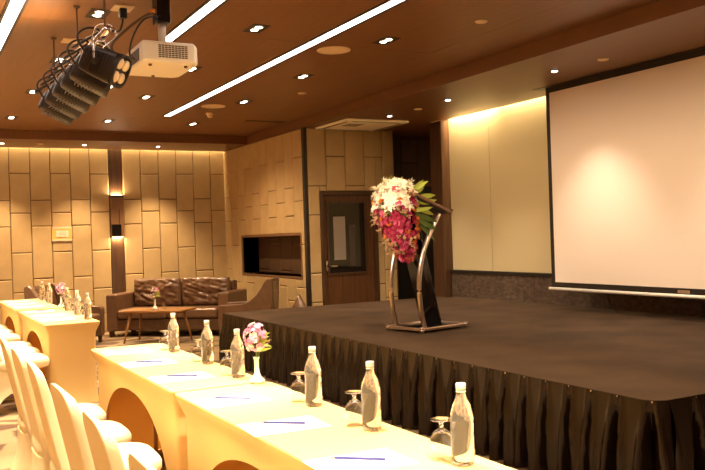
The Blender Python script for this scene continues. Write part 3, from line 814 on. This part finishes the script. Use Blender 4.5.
# speakers, detectors, vents
for (x,y,l) in ((3.46,6.67,'nearer'),(3.47,9.99,'farther')):
    t = thing('ceiling_speaker','round cream ceiling speaker beside the right linear light, %s one' % l,'speaker',(x,y,ZT),0,'round ceiling speakers')
    smooth_by_angle(MB().lathe([(.15,-.0003),(.15,-.008),(.138,-.010)],36,cap0=False,cap1=False).build('rim','cream_plate',t))
    MB().lathe([(.138,-.004),(.137,-.009),(.001,-.0095)],36).build('grille','cream_plate',t)
t = thing('smoke_detector','small white smoke detector hanging below the farther ceiling speaker','detector',(3.62,10.56,ZT))
smooth_by_angle(MB().lathe([(.055,-.0003),(.055,-.018),(.04,-.03)],20).build('base','cream_plate',t)); smooth_by_angle(MB().lathe([(.035,-.0301),(.033,-.055),(.02,-.062),(.001,-.063)],20).build('sensor','cream_plate',t))
for x,y,z,l in ((4.135,8.80,ZT,'small round cream ceiling disc near the far corner of the tray'),(4.10,5.35,ZT,'round cream ceiling disc near the right edge of the tray'),
                (5.68,5.63,ZS,'small round cream disc in the border above the screen'),(5.66,8.71,ZS,'small round cream disc in the border beside the glass wall'),(1.886,13.3,ZS,'small round cream disc in the far ceiling border')):
    tag(smooth_by_angle(MB().lathe([(.05,0),(.05,-.006),(.04,-.012),(.001,-.013)],20,Matrix.Translation((x,y,z))).build('sprinkler_cover','cream_plate')),l,'ceiling disc','round sprinkler covers')
t = thing('slot_vent','dark linear slot air vent in the far part of the ceiling tray','vent',(4.62,11.1,ZT))
MB().box(-.30,.30,-.05,.05,-.003,-.0003).build('slot','black',t); MB().box(-.30,.30,-.008,.0,-.008,-.0031).box(.16,.26,-.04,.04,-.012,-.0031).build('louver','grille',t)
ac = thing('air_conditioner','square cream cassette air conditioner in the ceiling border above the door','air conditioner',(5.645,10.13,ZS))
MB().box(-.48,.48,-.48,.48,-.03,-.0005).build('panel',mat('cassette_white',(.92,.82,.62),.4),ac,bevel=.012)
for k in range(5): MB().box(-.30,-.06,-.20+.055*k,-.18+.055*k,-.033,-.0301).build('grille_slot','grille',ac)
for q in ((-.36,.36,-.43,-.40),(-.36,.36,.40,.43),(-.43,-.40,-.36,.36),(.40,.43,-.36,.36)): MB().box(*q,-.033,-.0301).build('air_outlet','grille',ac)
t = tag(MB().box(1.36,1.50,5.90,6.06,ZT-.008,ZT-.0003).build('ceiling_plate','cream_plate',bevel=.002),'square cream ceiling plate above the projector cables','ceiling plate')
tag(MB().box(1.20,1.42,7.0,7.16,ZT-.01,ZT-.0003).build('access_panel','cream_plate',bevel=.002),'square cream access panel in the ceiling behind the stage lights','access panel')

# ------------------------------------------------------------------ projector
pr = thing('projector','white video projector hung from a ceiling pole','projector',(1.60,5.66,2.62),R(0))
prof = [(-.19,-.265),(.155,-.265),(.195,-.20),(.195,.22),(.16,.265),(-.16,.265),(-.19,.22)]
lo = [[(x*.96,y*.96,0) for x,y in prof],[(x,y,.012) for x,y in prof],[(x,y,.12) for x,y in prof],[(x*.96,y*.96,.138) for x,y in prof]]
MB().loft(lo).build('case','white_plastic',pr,bevel=.004)
gr = MB()
for j in range(7):
    for i in range(9): gr.box(-.085+.022*i,-.068+.022*i,-.268,-.2645,.030+.0125*j,.0375+.0125*j)
gr.build('vent_grille','grille',pr)
smooth_by_angle(MB().lathe([(.045,0),(.045,.02),(.036,.024),(.034,.012),(.001,.01)],20,Matrix.Translation((.19,.05,.07)) @ Matrix.Rotation(R(90),4,'Y')).build('lens','black_gloss',pr))
MB().box(-.193,-.1885,-.18,.16,.02,.10).build('connector_panel','grille',pr)
for x,y in ((-.12,-.18),(.12,-.18),(0,.2)): MB().lathe([(.012,-.012),(.012,.0)],12,Matrix.Translation((x,y,0))).build('foot','grille',pr)
MB().box(-.09,.09,-.12,.06,.139,.155).build('bracket','white_plastic',pr)
MB().tube([(0,-.06,.155),(0,-.06,.31)],.026,16).build('pole','white_plastic',pr,smooth=True)
MB().box(-.045,.045,-.12,.0,.30,.4895).build('ceiling_mount','black_gloss',pr,bevel=.004)
def wire(name,label,pts,r=.006,m='cable'):
    return tag(MB().tube(curve_pts(pts,10),r,6).build(name,m,smooth=True),label,'cable')
wire('power_cable','black cable hanging from the ceiling plug and curving to the stage lights',[(1.43,5.97,3.06),(1.42,5.96,2.99),(1.38,5.9,2.92),(1.28,5.75,2.88),(1.16,5.62,2.79)],.007)
MB_pl = MB().box(1.405,1.455,5.945,5.995,3.03,3.1018)
tag(MB_pl.build('power_plug','black',bevel=.006),'black power plug fixed to the square ceiling plate','plug')
wire('signal_cable','grey cable loop running from the projector mount down to its rear',[(1.55,5.545,2.99),(1.45,5.50,2.93),(1.33,5.48,2.83),(1.24,5.5,2.73),(1.28,5.55,2.68),(1.403,5.6,2.67)],.010,'grille')
wire('power_cable','black cable drooping behind the rear of the projector',[(1.57,5.53,2.96),(1.44,5.45,2.90),(1.36,5.42,2.78),(1.34,5.45,2.67),(1.403,5.56,2.655)],.006)
wire('cable_tie','short orange tie on the cables by the projector mount',[(1.53,5.525,2.975),(1.52,5.50,2.985),(1.50,5.51,2.97)],.009,'orange_cable')

# ------------------------------------------------------------------ stage lights on a bar
BX,BZ = 1.13,2.73
bar = thing('lighting_bar','chrome lighting bar hung from the ceiling carrying the black stage lights','lighting bar',(0,0,0))
MB().tube([(BX,5.1,BZ),(BX,7.15,BZ)],.024,12).build('pipe','chrome',bar,smooth=True)
for y in (5.18,6.05,7.05):
    MB().tube([(BX,y,BZ),(BX,y,ZT-.012)],.006,8).build('drop_rod','grille',bar,smooth=True)
    MB().lathe([(.022,ZT-.012),(.022,ZT-.0006)],16,Matrix.Translation((BX,y,0))).build('ceiling_flange','grille',bar)
def light_proto():
    t = thing('stage_light','','stage light',(0,0,0),0,'black four-lens stage lights on the ceiling bar')
    mt = Matrix.Translation((0,0,-.175)) @ Matrix.Rotation(R(24),4,'Y') @ Matrix.Scale(.74,4)
    lo = []
    for x,hy,hz in ((-.17,.07,.08),(-.15,.095,.105),(-.02,.115,.125),(.12,.125,.135),(.155,.125,.135)):
        lo.append([(x,y,z) for _,y,z in [(0,p[0],p[1]) for p in superloop(0,0,hy,hz,0,24,6)]])
    smooth_by_angle(MB().loft(lo,mtx=mt).build('housing','stagelight',t),40)
    b = MB()
    for k in range(7):
        x = -.10+.03*k
        for s in (-1,1): b.box(x,x+.008,s*.128-.004,s*.128+.004,-.09,.09,mt)
        b.box(x,x+.008,-.085,.085,-.136,-.126,mt); b.box(x,x+.008,-.085,.085,.126,.136,mt)
    b.build('cooling_fins','stagelight',t)
    lo = []
    for x,s in ((.15,1),(.19,1.02),(.19,.9),(.165,.88)):
        lo.append([(x,p[0]*s,p[1]*s) for p in superloop(0,0,.13,.14,0,28,2.6)])
    MB().loft(lo,mtx=mt).build('bezel','black',t)
    for y in (-.052,.052):
        for z in (-.056,.056):
            smooth_by_angle(MB().lathe([(.047,0),(.047,.014),(.036,.022),(.001,.026)],20,mt @ Matrix.Translation((.166,y,z)) @ Matrix.Rotation(R(90),4,'Y')).build('lens','lens',t),70)
    b = MB().tube(curve_pts([(0,-.112,-.175),(0,-.112,-.09),(0,-.075,-.05),(0,0,-.04),(0,.075,-.05),(0,.112,-.09),(0,.112,-.175)],6),.008,8)
    b.build('yoke','chrome',t,smooth=True)
    MB().box(-.018,.018,-.018,.018,-.045,.026).build('clamp','chrome',t,bevel=.005)
    for s in (-1,1): MB().lathe([(.02,0),(.02,.016),(.015,.02)],12,Matrix.Translation((0,s*.10,-.175)) @ Matrix.Rotation(R(-90*s),4,'X')).build('knob','black',t)
    return t
lp = light_proto()
LY = [5.28,5.62,5.96,6.30,6.64,6.98]
for i,y in enumerate(LY):
    place(lp,i,(BX,y,BZ),R((-38,-8,-4,0,2,4)[i]),'black four-lens stage light on the ceiling bar, %s to the projector' % (['nearest','second','third','fourth','fifth','farthest'][i]))
rb = random.Random(5)
for i,y in enumerate(LY):
    x = BX-.02
    wire('lamp_cable','tangled black cable above the %s stage light on the bar' % ['nearest','second','third','fourth','fifth','farthest'][i],
         [(x-.09,y-.06,BZ-.13),(x-.13,y-.02,BZ-.02),(x-.06,y+.04,BZ+.05),(x+.02,y+.08,BZ+.05),(x-.06,y+.14,BZ-.01),(x-.12,y+.2,BZ-.04),(x-.03,y+.27,BZ+.03)],.007)
for i,y in enumerate(LY):
    x = BX+.01
    wire('safety_cable','thin silver safety cable looped over the %s stage light on the bar' % ['nearest','second','third','fourth','fifth','farthest'][i],
         [(x-.02,y+.03,BZ-.14),(x-.07,y+.0,BZ-.05),(x-.05,y-.05,BZ+.045),(x+.02,y-.09,BZ+.05),(x+.05,y-.12,BZ-.02),(x-.03,y-.10,BZ-.10)],.0045,'chrome')
# the light that picks out the bouquet comes from the nearest stage light
src = Vector((BX+.2,5.25,BZ-.30)); dst = Vector((4.05,6.5,1.40))
stg = [o for o in bpy.data.objects if o.name.startswith('stage_light')][0]
lt = spot('lens_beam',None,src,110,15,.7,col=(1,.82,.58),size=.05)
lt.rotation_euler = (dst-src).to_track_quat('-Z','Y').to_euler()

for k in (1,3):  # wide upward spots added to brighten the upper left ceiling
    o = [o for o in bpy.data.objects if o.name.startswith('stage_light') and o.type == 'EMPTY'][k]
    spot('added_ceiling_fill',o,(-.17,0,.02),5,150,1,(PI,R(-25),0),(1,.72,.40))
# ------------------------------------------------------------------ world, camera, view
w = bpy.data.worlds.new('room_world'); bpy.context.scene.world = w; w.use_nodes = True
w.node_tree.nodes['Background'].inputs[0].default_value = (.02,.013,.008,1); w.node_tree.nodes['Background'].inputs[1].default_value = .5
f_px, r_, T, H = 840, .033, math.atan(452/840), 1.45
cam = bpy.data.cameras.new('camera'); cam.sensor_width = 36; cam.lens = f_px/705*36; cam.clip_start = .05
co = bpy.data.objects.new('camera',cam); C.objects.link(co)
fw = Vector((math.sin(T),math.cos(T),0)); rt = Vector((math.cos(T),-math.sin(T),0)); up = Vector((0,0,1)); nn = math.hypot(1,r_)
cx = (rt-up*r_)/nn; cy = (rt*r_+up)/nn; cz = -fw
co.matrix_world = Matrix(((cx.x,cy.x,cz.x,0),(cx.y,cy.y,cz.y,0),(cx.z,cy.z,cz.z,H),(0,0,0,1)))
sc_ = bpy.context.scene; sc_.camera = co
sc_.view_settings.view_transform = 'Standard'; sc_.view_settings.look = 'None'; sc_.view_settings.gamma = 1; sc_.view_settings.exposure = 2.28
sc_.view_settings.use_curve_mapping = False
